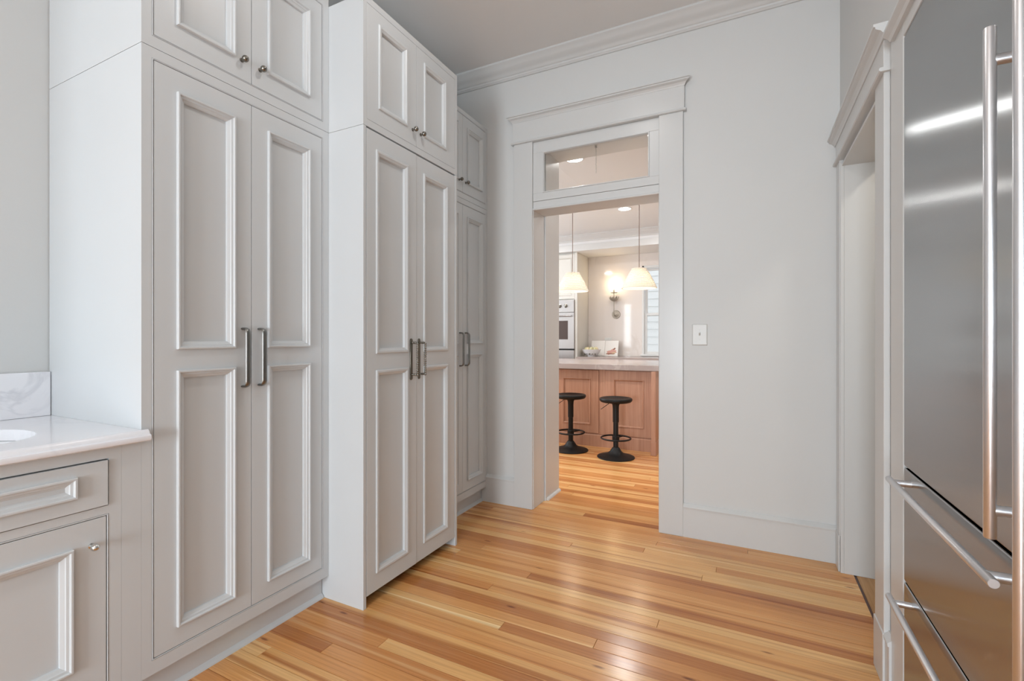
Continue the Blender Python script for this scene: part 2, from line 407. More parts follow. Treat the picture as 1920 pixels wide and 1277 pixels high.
# ------------------------------------------------------------------ main doorway casing with transom
t1 = thing('trim_1', (-0.945, YB, 0), 'wide flat painted casing with capped header around doorway to kitchen', 'door casing', kind='structure')
YC = 3.068
box(-1.526, DX0 - 0.0, YC, YB, 0, 2.622).build('casing_leg', TRIM, t1, 0.003)
box(DX1, -0.364, YC, YB, 0, 2.622).build('casing_leg', TRIM, t1, 0.003)
box(-1.534, -0.356, YC - 0.004, YB, 2.634, 2.776).build('frieze', TRIM, t1, 0.002)
MB().extrude([(YB, 2.620), (YC - 0.012, 2.620), (YC - 0.016, 2.624), (YC - 0.016, 2.630), (YC - 0.012, 2.635), (YB, 2.635)], 'X', -1.544, -0.346).build('fillet', TRIM, t1, smooth=True)
capp = [(YB, 2.774), (YC - 0.006, 2.774), (YC - 0.010, 2.782), (YC - 0.018, 2.792), (YC - 0.030, 2.797), (YC - 0.034, 2.800), (YC - 0.034, 2.806), (YC - 0.042, 2.808), (YC - 0.042, 2.818), (YB, 2.820)]
m = MB(); r0 = []
for sx, ex in ((-1, -1.534), (1, -0.356)):
    r0.append([(ex + sx * max(0, (YC - 0.004) - a) * (0 if a >= YC else 1), a, b) for a, b in capp])
m.rings(r0).build('cap', TRIM, t1)
# jambs and transom bar
J = t1
box(DX0 - 0.02, DX0 + 0.004, YB - 0.006, YB2, 0, 2.137).build('jamb', TRIM, J, 0.002)
box(DX1 - 0.004, DX1 + 0.02, YB - 0.006, YB2, 0, 2.137).build('jamb', TRIM, J, 0.002)
box(DX0, DX1, YB - 0.004, YB2, 2.134, 2.196).build('transom_bar', TRIM, J, 0.003)
MB().extrude([(YB - 0.004, 2.134), (YB - 0.012, 2.134), (YB - 0.014, 2.140), (YB - 0.012, 2.147), (YB - 0.004, 2.150)], 'X', DX0, DX1).build('bead', TRIM, J)
# the transom window
tw = thing('window_2', (-0.945, YB, 2.196), None, None, kind='structure')
SY = 3.086
m = MB()
m.box(DX0, DX1, SY, SY + 0.036, 2.198, 2.252).box(DX0, DX1, SY, SY + 0.036, 2.540, 2.619).box(DX0, -1.306, SY, SY + 0.036, 2.252, 2.540).box(-0.570, DX1, SY, SY + 0.036, 2.252, 2.540)
m.build('sash', TRIM, tw, 0.002)
MB().frame_sweep('Y', SY, -1, -1.308, -0.568, 2.250, 2.542, [(0, 0), (0.003, 0.005), (0.008, 0.005), (0.012, -0.006), (0.012, -0.012), (0, -0.012)]).build('glazing_bead', TRIM, tw)
box(-1.306, -0.570, SY + 0.016, SY + 0.020, 2.250, 2.542).build('pane', GLASS, tw)
m = MB()
for i in range(15):
    z = 2.585 - i * 0.012
    a = 0 if i % 2 else PI / 2
    m.tube([(-0.985 + 0.0035 * math.cos(k * PI / 4) * math.cos(a), 3.31 + 0.0035 * math.cos(k * PI / 4) * math.sin(a), z + 0.007 * math.sin(k * PI / 4)) for k in range(8)], 0.0013, 6, loop=True)
m.box(-0.992, -0.978, 3.303, 3.317, 2.59, 2.632)
tag(m.build('transom_chain', CHROME), 'thin pull chain hanging behind the transom glass', 'chain')
# passage between pantry and kitchen
PX0, PX1 = -1.366, -0.49
m = MB().box(KX0, PX0, YB2, YK0, -0.01, KZ).box(PX1, KX1, YB2, YK0, -0.01, KZ).box(PX0, PX1, YB2, YK0, 2.632, KZ)
# sidelight opening in the kitchen front wall
m = MB().box(KX0, -2.80, YB2 + 0.006, YK0, -0.01, KZ).box(-2.60, PX0, YB2 + 0.006, YK0, -0.01, KZ).box(PX1, KX1, YB2 + 0.006, YK0, -0.01, KZ).box(PX0, PX1, YB2 + 0.006, YK0, 2.632, KZ)
m.box(-2.80, -2.60, YB2 + 0.006, YK0, -0.01, 1.0).box(-2.80, -2.60, YB2 + 0.006, YK0, 2.08, KZ)
struct(m.build('wall_kitchen_front', TRIM))
MB().extrude([(PX0, 0), (PX0 + 0.018, 0), (PX0 + 0.017, 0.007), (PX0 + 0.013, 0.013), (PX0 + 0.007, 0.017), (PX0, 0.018)], 'Y', YB2 + 0.02, YK0 + 0.0).build('shoe_molding', TRIM, t1, smooth=True)

# ------------------------------------------------------------------ side doorway casing (right wall)
t2 = thing('trim_2', (XR, 2.58, 0), 'painted casing with capped header around side doorway beside refrigerator', 'door casing', kind='structure')
XC = 0.420
box(XC, XR, 2.975, 3.062, 0, 2.152).build('casing_leg', TRIM, t2, 0.003)
box(XC, XR, 2.060, 2.190, 0, 2.152).build('casing_leg', TRIM, t2, 0.003)
box(XC - 0.004, XR, 2.975, 3.066, 0, 0.19).build('plinth', TRIM, t2, 0.003)
box(XC - 0.004, XR, 2.056, 2.194, 0, 0.19).build('plinth', TRIM, t2, 0.003)
box(XC - 0.002, XR, 2.054, 3.066, 2.162, 2.262).build('frieze', TRIM, t2, 0.002)
MB().extrude([(XR, 2.150), (XC - 0.012, 2.150), (XC - 0.016, 2.154), (XC - 0.016, 2.160), (XC - 0.012, 2.164), (XR, 2.164)], 'Y', 2.046, 3.068).build('fillet', TRIM, t2, smooth=True)
MB().extrude([(XR, 2.260), (XC - 0.006, 2.260), (XC - 0.010, 2.268), (XC - 0.018, 2.278), (XC - 0.028, 2.283), (XC - 0.032, 2.286), (XC - 0.032, 2.292), (XC - 0.038, 2.294), (XC - 0.038, 2.303), (XR, 2.305)], 'Y', 2.016, 3.088).build('cap', TRIM, t2)
box(XR, 0.622, 2.963, 2.975, 0, 2.132).build('jamb', TRIM, t2, 0.002)
box(XC + 0.004, XR, 2.963, 2.9745, 0, 2.132).build('jamb_edge', TRIM, t2, 0.002)
box(XR, 0.622, 2.190, 2.200, 0, 2.132).build('jamb', TRIM, t2, 0.002)
box(XC + 0.01, 0.622, 2.190, 2.975, 2.116, 2.130).build('head_jamb', TRIM, t2, 0.002)
# casing of the refrigerator alcove
t3 = thing('trim_3', (XR, 1.1, 0), 'painted surround panels framing the steel refrigerator', 'trim', kind='structure')
box(0.4292, XR + 0.01, FR1, 2.012, 0, 2.225).build('surround_panel', TRIM, t3, 0.003)
box(0.4292, XR + 0.01, FR0, FR1, 2.163, 2.225).build('head_panel', TRIM, t3, 0.003)
MB().extrude([(XR, 2.205), (0.418, 2.205), (0.412, 2.214), (0.402, 2.222), (0.398, 2.226), (0.398, 2.236), (XR, 2.238)], 'Y', FR0, 1.968).build('cap', TRIM, t3)

# ------------------------------------------------------------------ light switch
sw = thing('light_switch', (-0.270, YB - 0.004, 1.243), 'off-white toggle light switch plate on wall right of doorway', 'light switch')
x0, x1, z0, z1 = -0.314, -0.226, 1.178, 1.308
MB().rings([[(x0, YB, z0), (x1, YB, z0), (x1, YB, z1), (x0, YB, z1)], [(x0 + .001, YB - .004, z0 + .001), (x1 - .001, YB - .004, z0 + .001), (x1 - .001, YB - .004, z1 - .001), (x0 + .001, YB - .004, z1 - .001)],
            [(x0 + .006, YB - .007, z0 + .006), (x1 - .006, YB - .007, z0 + .006), (x1 - .006, YB - .007, z1 - .006), (x0 + .006, YB - .007, z1 - .006)]]).build('plate', PLAST, sw, 0.0015)
MB().rings([[(-0.275, YB - .006, 1.236), (-0.265, YB - .006, 1.236), (-0.265, YB - .006, 1.256), (-0.275, YB - .006, 1.256)],
            [(-0.274, YB - .021, 1.252), (-0.266, YB - .021, 1.252), (-0.266, YB - .019, 1.258), (-0.274, YB - .019, 1.258)]]).build('toggle', PLAST, sw, 0.001)
for zz in (1.273, 1.213): MB().lathe([(0.0035, 0), (0.0035, -0.0015), (0.002, -0.002)], (-0.270, YB - 0.0065, zz), 'Y', 10).build('screw', PLAST, sw)

# ------------------------------------------------------------------ cabinets
MOLD = [(0, -0.001), (0, 0.0095), (0.002, 0.0115), (0.0065, 0.0115), (0.0085, 0.0090), (0.0095, 0.0055), (0.0160, 0.0040), (0.0180, 0.0005), (0.0235, -0.0030), (0.0265, -0.0050), (0.0270, -0.0135), (0.0, -0.0135)]
MOLD2 = [(0, -0.001), (0, 0.0045), (0.004, 0.0065), (0.012, 0.0060), (0.016, 0.0030), (0.024, -0.0010), (0.026, -0.0130), (0.0, -0.0130)]
def door_X(par, X, y0, y1, z0, z1, panels, name='door', mat=CAB, prof=MOLD, th=0.020, rec=0.0128):
    """shaker door facing +X with recessed panels and applied moulding"""
    panels = sorted(panels, key=lambda p: p[2])
    m = MB(); pa, pb = panels[0][0], panels[0][1]; i = 0.010
    m.box(X - th, X, y0, pa + i, z0, z1); m.box(X - th, X, pb - i, y1, z0, z1)
    zz = z0
    for (a, b, c, d) in panels:
        m.box(X - th, X, pa + i, pb - i, zz, c + i); zz = d - i
    m.box(X - th, X, pa + i, pb - i, zz, z1)
    # joined frame: one clean mesh made as a grid so no coplanar seams show
    ys = [y0, pa + i, pb - i, y1]; zs = [z0]
    for (a, b, c, d) in panels: zs += [c + i, d - i]
    zs.append(z1)
    g = MB(); vs = []; fs = []
    nz = len(zs)
    for x in (X, X - th):
        for a in ys:
            for b in zs: vs.append((x, a, b))
    def V(k, ia, ib): return k * 4 * nz + ia * nz + ib
    hole = lambda ia, ib: ia == 1 and ib % 2 == 1
    for ia in range(3):
        for ib in range(nz - 1):
            if hole(ia, ib):
                # walls of the opening
                fs += [(V(0, ia, ib), V(1, ia, ib), V(1, ia, ib + 1), V(0, ia, ib + 1)), (V(0, ia + 1, ib), V(1, ia + 1, ib), V(1, ia + 1, ib + 1), V(0, ia + 1, ib + 1)),
                       (V(0, ia, ib), V(1, ia, ib), V(1, ia + 1, ib), V(0, ia + 1, ib)), (V(0, ia, ib + 1), V(1, ia, ib + 1), V(1, ia + 1, ib + 1), V(0, ia + 1, ib + 1))]
                continue
            for k in (0, 1): fs.append((V(k, ia, ib), V(k, ia + 1, ib), V(k, ia + 1, ib + 1), V(k, ia, ib + 1)))
    for ib in range(nz - 1):
        for ia in (0, 3): fs.append((V(0, ia, ib), V(1, ia, ib), V(1, ia, ib + 1), V(0, ia, ib + 1)))
    for ia in range(3):
        for ib in (0, nz - 1): fs.append((V(0, ia, ib), V(1, ia, ib), V(1, ia + 1, ib), V(0, ia + 1, ib)))
    g.add(vs, fs)
    d_ = g.build(name, mat, par, 0.0012)
    for (a, b, c, d) in panels:
        box(X - th + 0.001, X - rec, a + i, b - i, c + i, d - i).build('panel', mat, d_)
        MB().frame_sweep('X', X, 1, a, b, c, d, prof).build('molding', mat, d_, smooth=False)
    return d_
def knob_X(par, X, y, z, mat=PEWTER, r=0.0125):
    m = MB().lathe([(0.0085, 0), (0.0085, 0.0015), (0.005, 0.003), (0.0042, 0.007), (0.0045, 0.012), (r * 0.7, 0.0145), (r * 0.95, 0.018), (r, 0.0225), (r * 0.93, 0.027), (r * 0.7, 0.0315), (r * 0.35, 0.0340), (0.0008, 0.0346)], (X, y, z), 'X', 24)
    return m.build('knob', mat, par, smooth=True)
def pull_X(par, X, y, z0, z1, mat=PULL, out=0.032):
    p = [(X - 0.001, y, z0 + 0.004), (X + 0.008, y, z0 + 0.004)]
    R = 0.020
    for k in range(9):
        a = k / 8 * PI / 2
        p.append((X + out - R + R * math.sin(a), y, z0 + 0.004 + R - R * math.cos(a)))
    q = [(a, b, z0 + z1 - c) for a, b, c in reversed(p)]
    m = MB().tube(p + q, 0.0048, 12, ry=0.0105, up=(0, 1, 0))
    h = m.build('handle', mat, par, smooth=True)
    return h
def face_frame(par, X, y0, y1, z0, z1, st, rt, rb, th=0.022, mat=CAB, bead=0.0045):
    """inset face frame: left/right stile widths st, rails rt (top) rb (bottom)"""
    g = MB(); ys = [y0, y0 + st[0], y1 - st[1], y1]; zs = [z0, z0 + rb, z1 - rt, z1]
    o_ = [(y0, z0), (y1, z0), (y1, z1), (y0, z1)]; i_ = [(ys[1], zs[1]), (ys[2], zs[1]), (ys[2], zs[2]), (ys[1], zs[2])]
    rs = []
    for k in range(4):
        rs.append([(X, o_[k][0], o_[k][1]), (X, i_[k][0], i_[k][1]), (X - th, i_[k][0], i_[k][1]), (X - th, o_[k][0], o_[k][1])])
    f = g.rings(rs, True, loop=True).build('face_frame', mat, par)
    if bead:
        b = bead
        MB().frame_sweep('X', X, 1, ys[1], ys[2], zs[1], zs[2], [(0.0013, -0.012), (0.0013, 0.0002), (0.0020, 0.0010), (0.0034, 0.0010), (0.0040, 0.0002), (0.0040, -0.012)]).build('bead', mat, f)
    return f
XA = -1.760
def tall_cab(y0, y1, da, dm, db, pans, label, hy, Xw=XL + 0.004, near_side=True):
    t = thing('tall_cabinet', ((XA + Xw) / 2, (y0 + y1) / 2, 0), label, 'cabinet', 'tall painted cabinets')
    box(Xw, XA - 0.022, y0, y1, 0.11, 2.181).build('body', CAB, t)
    # the toe board with a sloped base shoe
    box(Xw, -1.802, y0 + 0.002, y1 - 0.002, 0, 0.112).build('toe_board', CAB, t)
    MB().extrude([(-1.802, 0), (-1.788, 0), (-1.788, 0.004), (-1.793, 0.012), (-1.802, 0.020)], 'Y', y0 + 0.002, y1 - 0.002).build('base_shoe', CAB, t, smooth=True)
    face_frame(t, XA, y0, y1, 0.11, 2.181, (da - y0, y1 - db), 0.034, 0.046)
    for (a, b, (pa, pb), y_h) in ((da + 0.0062, dm - 0.0010, pans[0], hy[0]), (dm + 0.0010, db - 0.0062, pans[1], hy[1])):
        d = door_X(t, XA, a, b, 0.1625, 2.1410, [(pa, pb, 0.228, 1.110), (pa, pb, 1.183, 2.068)])
        pull_X(d, XA, y_h, 1.030, 1.262)
    return t
def upper_cab(y0, y1, da, dm, db, pans, label, ky, z1=2.79, Xf=XA, ztop=2.762, bead=0.0045, zb=2.183, bot=0.037, pz=(2.298, 2.690), prof=MOLD, Xw=XL + 0.004):
    t = thing('upper_cabinet', ((Xf + Xw) / 2, (y0 + y1) / 2, zb), label, 'cabinet', 'upper painted cabinets')
    box(Xw, Xf - 0.022, y0, y1, zb, z1).build('body', CAB, t)
    face_frame(t, Xf, y0, y1, zb, z1, (da - y0, y1 - db), z1 - ztop, bot, bead=bead)
    e = bead + 0.0016
    for (a, b, (pa, pb), yk) in ((da + e, dm - 0.0010, pans[0], ky[0]), (dm + 0.0010, db - e, pans[1], ky[1])):
        d = door_X(t, Xf, a, b, zb + bot + e, ztop - e, [(pa, pb, pz[0], pz[1])], prof=prof)
        knob_X(d, Xf, yk, pz[0] + 0.002)
    return t
C1P = ((0.934, 1.140), (1.277, 1.484))
tall_cab(0.829, 1.591, 0.859, 1.2085, 1.558, C1P, 'tall two-door pantry cabinet with nickel pulls beside marble vanity', (1.174, 1.243))
upper_cab(0.829, 1.591, 0.859, 1.2085, 1.558, C1P, 'upper two-door cabinet with round knobs above the nearest tall cabinet', (1.168, 1.245), z1=2.815)
C0P = ((-1.795, -1.589), (-1.452, -1.245))  # unseen cabinet pair, added and placed to block window light from the left wall
tall_cab(-1.900, -1.142, -1.870, -1.5205, -1.171, C0P, 'unseen tall two-door cabinet added past the vanity to shade the left wall', (-1.555, -1.486))
upper_cab(-1.900, -1.142, -1.870, -1.5205, -1.171, C0P, 'unseen upper cabinet added past the vanity to shade the left wall', (-1.561, -1.484))
C3P = ((2.452, 2.690), (2.806, 3.010))
tall_cab(2.353, 3.089, 2.388, 2.750, 3.066, C3P, 'tall cabinet with dark pulls in back corner by doorway wall', (2.713, 2.785))
upper_cab(2.353, 3.089, 2.388, 2.750, 3.066, C3P, 'upper cabinet with dark knobs in back corner above the farthest tall cabinet', (2.706, 2.788))

# panelled refrigerator cabinet standing proud between them
X2 = -1.545
t = thing('panel_front_refrigerator', (-1.98, 1.972, 0), 'tall cabinet-fronted double-door appliance with beaded bar pulls, standing proud', 'refrigerator')
box(XL + 0.004, X2, 1.592, 1.611, 0, 2.181).build('side_panel', CAB, t, 0.0015)
box(XL + 0.004, X2, 2.333, 2.352, 0, 2.181).build('side_panel', CAB, t, 0.0015)
box(XL + 0.004, -1.600, 1.612, 2.332, 0.05, 2.170).build('body', DARK, t)
box(-1.665, -1.655, 1.612, 2.332, 0, 0.05).build('toe_grille', DARK, t)
for (a, b, pa, pb, dx, yh) in ((1.6135, 1.9695, 1.673, 1.903, 0, 1.926), (1.9715, 2.3305, 2.032, 2.258, -0.002, 1.992)):
    d = door_X(t, X2 + dx, a, b, 0.052, 2.174, [(pa, pb, 0.132, 1.073), (pa, pb, 1.150, 2.096)], prof=MOLD2, th=0.03)
    X = X2 + dx
    h = MB()
    n = 12; rs = []
    ww = 0.0095
    out = []
    for k in range(n + 1): out.append((yh + ww * math.cos(PI * k / n), 1.220 - ww + ww * math.sin(PI * k / n)))
    for k in range(n + 1): out.append((yh - ww * math.cos(PI * k / n), 1.008 + ww - ww * math.sin(PI * k / n)))
    h.rings([[(X - 0.0005, a_, b_) for a_, b_ in out], [(X + 0.004, a_, b_) for a_, b_ in out]])
    hb = h.build('backplate', BRONZE, d, 0.001)
    m = MB()
    z = 1.034
    while z <= 1.1995:
        m.sphere((X + 0.042, yh, z), 0.0064, 12, 8); z += 0.0113
    m.lathe([(0.0035, 0), (0.0035, 0.168)], (X + 0.042, yh, 1.030), 'Z', 8)
    for zz in (1.0355, 1.198):
        m.lathe([(0.0045, 0.003), (0.0045, 0.040)], (X, yh, zz), 'X', 10)
        for kx in (0.010, 0.021, 0.031): m.sphere((X + kx, yh, zz), 0.0062, 12, 8)
    m.build('beaded_bar', PEWTER, hb, smooth=True)
upper_cab(1.592, 2.352, 1.614, 1.9705, 2.330, ((1.690, 1.898), (2.034, 2.240)), 'upper cabinet standing proud above the cabinet-fronted refrigerator', (1.940, 2.006), z1=2.772, Xf=X2, ztop=2.742, bead=0.0, zb=2.182, bot=0.032, pz=(2.290, 2.685), prof=MOLD2)

# ------------------------------------------------------------------ vanity with marble top and sink
vy0, vy1 = -1.12, 0.828
t = thing('vanity_cabinet', (-2.08, 0.1, 0), 'low painted base cabinet with false drawer and doors under marble counter', 'cabinet')
VX = -1.760
box(XL + 0.004, VX - 0.024, vy0, 0.826, 0.11, 0.700).build('body', CAB, t)
box(VX - 0.036, VX - 0.024, vy0, 0.826, 0.700, 0.886).build('backing_panel', CAB, t)
box(XL + 0.004, VX - 0.024, 0.70, 0.826, 0.700, 0.886).build('body_end', CAB, t)
box(XL + 0.004, VX - 0.024, vy0, -0.30, 0.700, 0.886).build('body_end', CAB, t)
box(XL + 0.004, -1.802, vy0, 0.826, 0, 0.112).build('toe_board', CAB, t)
# frame: stiles and rails round drawer front and doors
m = MB()
m.box(VX - 0.024, VX, 0.742, 0.7745, 0.11, 0.886); m.box(VX - 0.024, VX, vy0, vy0 + 0.05, 0.11, 0.886)
m.box(VX - 0.024, VX, vy0 + 0.05, 0.742, 0.852, 0.886); m.box(VX - 0.024, VX, vy0 + 0.05, 0.742, 0.683, 0.708); m.box(VX - 0.024, VX, vy0 + 0.05, 0.742, 0.11, 0.155)
m.build('face_frame', CAB, t)
box(VX - 0.024, VX, 0.7749, 0.8287, 0.11, 0.886).build('filler_strip', CAB, t)
MB().frame_sweep('X', VX, 1, vy0 + 0.05, 0.742, 0.155, 0.683, [(0.0012, -0.012), (0.0012, 0.0002), (0.0020, 0.0010), (0.0034, 0.0010), (0.0042, 0.0002), (0.0042, -0.012)]).build('bead', CAB, t)
dv = door_X(t, VX + 0.006, 0.03, 0.738, 0.711, 0.848, [(0.115, 0.662, 0.752, 0.815)], 'drawer_front', rec=0.004)
d1 = door_X(t, VX, 0.062, 0.7355, 0.1615, 0.6765, [(0.135, 0.655, 0.247, 0.606)])
knob_X(d1, VX, 0.699, 0.599, CHROME, 0.011)
d2 = door_X(t, VX, -0.562, 0.058, 0.1615, 0.6765, [(-0.49, -0.015, 0.247, 0.606)])
d3 = door_X(t, VX + 0.006, -0.562, 0.026, 0.711, 0.848, [(-0.49, -0.05, 0.752, 0.815)], 'drawer_front', rec=0.004)
door_X(t, VX, -1.0625, -0.566, 0.1615, 0.6765, [(-0.99, -0.64, 0.247, 0.606)])
door_X(t, VX + 0.006, -1.0625, -0.566, 0.711, 0.848, [(-0.99, -0.64, 0.752, 0.815)], 'drawer_front', rec=0.004)
knob_X(d2, VX, -0.04, 0.597, CHROME, 0.011)
# countertop with an oval cut-out (ring lofted from oval to rectangle) and ogee edge
SXc, SYc, SA, SB = -2.045, 0.262, 0.222, 0.395
cx0, cx1, cy0, cy1, zt, zb_ = XL + 0.003, -1.750, vy0 - 0.02, 0.828, 0.925, 0.889
n = 64
inner = []; outer = []
for k in range(n):
    a = 2 * PI * (k + 0.0) / n
    ca, sa = math.cos(a), math.sin(a)
    sg = lambda v, p: math.copysign(abs(v) ** p, v)
    inner.append((SXc + SA * sg(ca, 0.8), SYc + SB * sg(sa, 0.8)))
    # ray to rectangle
    tx = ((cx1 - SXc) / ca if ca > 0 else (cx0 - SXc) / ca) if abs(ca) > 1e-6 else 1e9
    ty = ((cy1 - SYc) / sa if sa > 0 else (cy0 - SYc) / sa) if abs(sa) > 1e-6 else 1e9
    tt = min(tx, ty); outer.append([SXc + ca * tt, SYc + sa * tt])
for (qx, qy) in ((cx0, cy0), (cx1, cy0), (cx1, cy1), (cx0, cy1)):
    k = min(range(n), key=lambda i: (outer[i][0] - qx) ** 2 + (outer[i][1] - qy) ** 2); outer[k] = [qx, qy]
m = MB()
m.rings([[(a, b, zt) for a, b in outer], [(a, b, zt) for a, b in inner], [(a, b, zb_) for a, b in inner], [(a, b, zb_) for a, b in outer]], True, loop=True)
ct = m.build('marble_countertop', MARBLE)
tag(ct, 'white marble counter slab with moulded edge on the vanity cabinet', 'countertop')
MB().extrude([(-1.750, 0.889), (-1.735, 0.889), (-1.729, 0.893), (-1.727, 0.900), (-1.729, 0.907), (-1.734, 0.910), (-1.737, 0.9105), (-1.739, 0.914), (-1.742, 0.920), (-1.747, 0.9245), (-1.750, 0.925)], 'Y', cy0, 0.843).build('edge', MARBLE, ct, smooth=True)
m = MB(); rs = []
for s_, z in ((1.03, zb_ - 0.001), (1.0, zb_ - 0.002), (0.97, zb_ - 0.05), (0.90, zb_ - 0.10), (0.72, zb_ - 0.135), (0.30, zb_ - 0.145), (0.08, zb_ - 0.148)):
    rs.append([(SXc + (a - SXc) * s_, SYc + (b - SYc) * s_, z) for a, b in inner])
m.rings(rs, True, False, True)
sk = m.build('undermount_sink', PORC, smooth=True); tag(sk, 'white oval undermount sink basin set into the marble counter', 'sink')
MB().lathe([(0.022, 0), (0.022, 0.004), (0.015, 0.006), (0.004, 0.005)], (SXc, SYc, zb_ - 0.149), 'Z', 20).build('drain', CHROME, sk, smooth=True)
bs = box(XL + 0.002, XL + 0.022, cy0, 0.827, 0.9255, 1.093).build('marble_backsplash', MARBLE, None, 0.002)
tag(bs, 'low white marble upstand along wall behind the vanity counter', 'backsplash')

# ------------------------------------------------------------------ steel refrigerator
XS = 0.430
fy0, fy1 = 1.092, 1.863
t = thing('steel_refrigerator', (0.75, 1.48, 0), 'brushed steel built-in refrigerator with door over two freezer drawers', 'refrigerator', 'built-in steel refrigeration columns')
box(XS + 0.03, 1.05, fy0, fy1, 0.0, 2.158).build('body', DARK, t)
dr = box(XS, XS + 0.03, fy0 + 0.002, fy1 - 0.002, 0.826, 2.156).build('door', STEEL, t, 0.003)
w1 = box(XS, XS + 0.03, fy0 + 0.002, fy1 - 0.002, 0.470, 0.818).build('drawer', STEEL, t, 0.003)
w2 = box(XS, XS + 0.03, fy0 + 0.002, fy1 - 0.002, 0.105, 0.462).build('drawer', STEEL, t, 0.003)
box(XS + 0.06, XS + 0.07, fy0, fy1, 0, 0.10).build('toe_grille', DARK, t)
XH = 0.386
def vbar(par, y, z0, z1):
    b = MB().lathe([(0.0082, 0), (0.0092, 0.002), (0.0092, z1 - z0 - 0.002), (0.0082, z1 - z0)], (XH, y, z0), 'Z', 24).build('handle', BAR, par, smooth=True)
    for z in (z0 + 0.05, z1 - 0.06):
        MB().tube([(XH, y, z), (XS + 0.001, y, z)], 0.008, 12, ry=0.010).build('handle_bracket', BAR, b, smooth=True)
def hbar(par, z, y0, y1):
    b = MB().lathe([(0.0082, 0), (0.0092, 0.002), (0.0092, y1 - y0 - 0.002), (0.0082, y1 - y0)], (XH, y0, z), 'Y', 24).build('handle', BAR, par, smooth=True)
    for y in (y0 + 0.035, y1 - 0.045):
        MB().tube([(XH, y, z), (XS + 0.001, y, z)], 0.008, 12, ry=0.010).build('handle_bracket', BAR, b, smooth=True)
vbar(dr, 1.143, 0.862, 1.778)
hbar(w1, 0.786, 1.128, 1.832)
hbar(w2, 0.424, 1.128, 1.832)
t = thing('steel_column', (0.75, 0.70, 0), 'second steel column at right edge with long vertical bar handle', 'refrigerator', 'built-in steel refrigeration columns')
box(XS + 0.03, 1.05, 0.32, fy0 - 0.004, 0, 2.158).build('body', DARK, t)
dr = box(XS, XS + 0.03, 0.325, fy0 - 0.006, 0.105, 2.156).build('door', STEEL, t, 0.003)
vbar(dr, 1.036, 0.30, 2.05)

# ------------------------------------------------------------------ kitchen shell
struct(box(KX1, KX1 + 0.1, YB2, YK, -0.01, KZ).build('wall_kitchen_right', KWALL))
m = MB().box(KX0 - 0.1, KX0, YB2, 3.9, -0.01, KZ).box(KX0 - 0.1, KX0, 5.9, YK, -0.01, KZ).box(KX0 - 0.1, KX0, 3.9, 5.9, -0.01, 0.7).box(KX0 - 0.1, KX0, 3.9, 5.9, 2.5, KZ)
struct(m.build('wall_kitchen_left', KWALL))
w = thing('window_5', (KX0, 4.9, 0.7), None, None, kind='structure')
m = MB()
for (a, b, c, d) in ((3.9, 5.9, 0.7, 0.75), (3.9, 5.9, 2.45, 2.5), (3.9, 3.95, 0.75, 2.45), (5.85, 5.9, 0.75, 2.45), (4.875, 4.925, 0.75, 2.45)):
    m.box(KX0 - 0.08, KX0 - 0.04, a, b, c, d)
m.build('window_frame', TRIM, w)
WX0, WX1, WZ0, WZ1 = -1.520, -0.45, 0.955, 2.372
m = MB().box(KX0, WX0, YK, YK + 0.12, -0.01, KZ).box(WX1, KX1, YK, YK + 0.12, -0.01, KZ).box(WX0, WX1, YK, YK + 0.12, -0.01, WZ0).box(WX0, WX1, YK, YK + 0.12, WZ1, KZ)
struct(m.build('wall_kitchen_back', KWALL))
struct(box(KX0, KX1, YB2 + 0.006, YK + 0.12, KZ, KZ + 0.1).build('ceiling_kitchen', KCEIL))
# lowered soffit over the back run with crown
SOF, SZ = 6.99, 2.572
sf = struct(box(KX0, KX1, SOF, YK, SZ, KZ).build('soffit', KCEIL))
MB().extrude([(SOF - a, KZ + b) for a, b in crown_prof(0.095, 1.0)], 'X', KX0, KX1).build('crown', TRIM, sf, smooth=True)
box(KX0, KX1, SOF - 0.008, SOF, SZ - 0.0, SZ + 0.10).build('fascia_board', TRIM, sf, 0.002)
# marble slabs on the back wall
m = box(-2.405, WX0 - 0.001, YK - 0.016, YK, 0.937, SZ - 0.001).build('marble_wall_slab', KMARBLE)
tag(m, 'tall polished cream marble slab behind the sconce', 'backsplash')
m = MB().box(WX0 - 0.0005, WX1 + 0.0, YK - 0.016, YK, WZ1 + 0.0005, SZ - 0.001)
tag(m.build('marble_header_slab', KMARBLE), 'polished marble strip above the kitchen window', 'backsplash')
# kitchen window
w = thing('window_3', (-0.98, YK, WZ0), None, None, kind='structure')
m = MB()
m.box(WX0, WX0 + 0.030, YK - 0.022, YK + 0.02, WZ0, WZ1).box(WX1 - 0.03, WX1, YK - 0.022, YK + 0.02, WZ0, WZ1).box(WX0, WX1, YK - 0.022, YK + 0.02, WZ1 - 0.035, WZ1).box(WX0 - 0.02, WX1 + 0.02, YK - 0.04, YK + 0.02, WZ0 - 0.012, WZ0 + 0.016)
m.build('window_frame', TRIM, w, 0.003)
for (z0, z1, yo, nm) in ((1.575, 2.337, 0.045, 'upper_sash'), (0.971, 1.625, 0.012, 'lower_sash')):
    m = MB(); a, b = WX0 + 0.03, WX1 - 0.03; s_ = 0.042
    yy0, yy1 = YK + yo, YK + yo + 0.03
    m.box(a, a + s_, yy0, yy1, z0, z1).box(b - s_, b, yy0, yy1, z0, z1).box(a + s_, b - s_, yy0, yy1, z1 - s_, z1).box(a + s_, b - s_, yy0, yy1, z0, z0 + s_)
    sh = m.build(nm, TRIM, w, 0.002)
    box(a + s_, b - s_, yy0 + 0.012, yy0 + 0.016, z0 + s_, z1 - s_).build('pane', GLASS, sh)
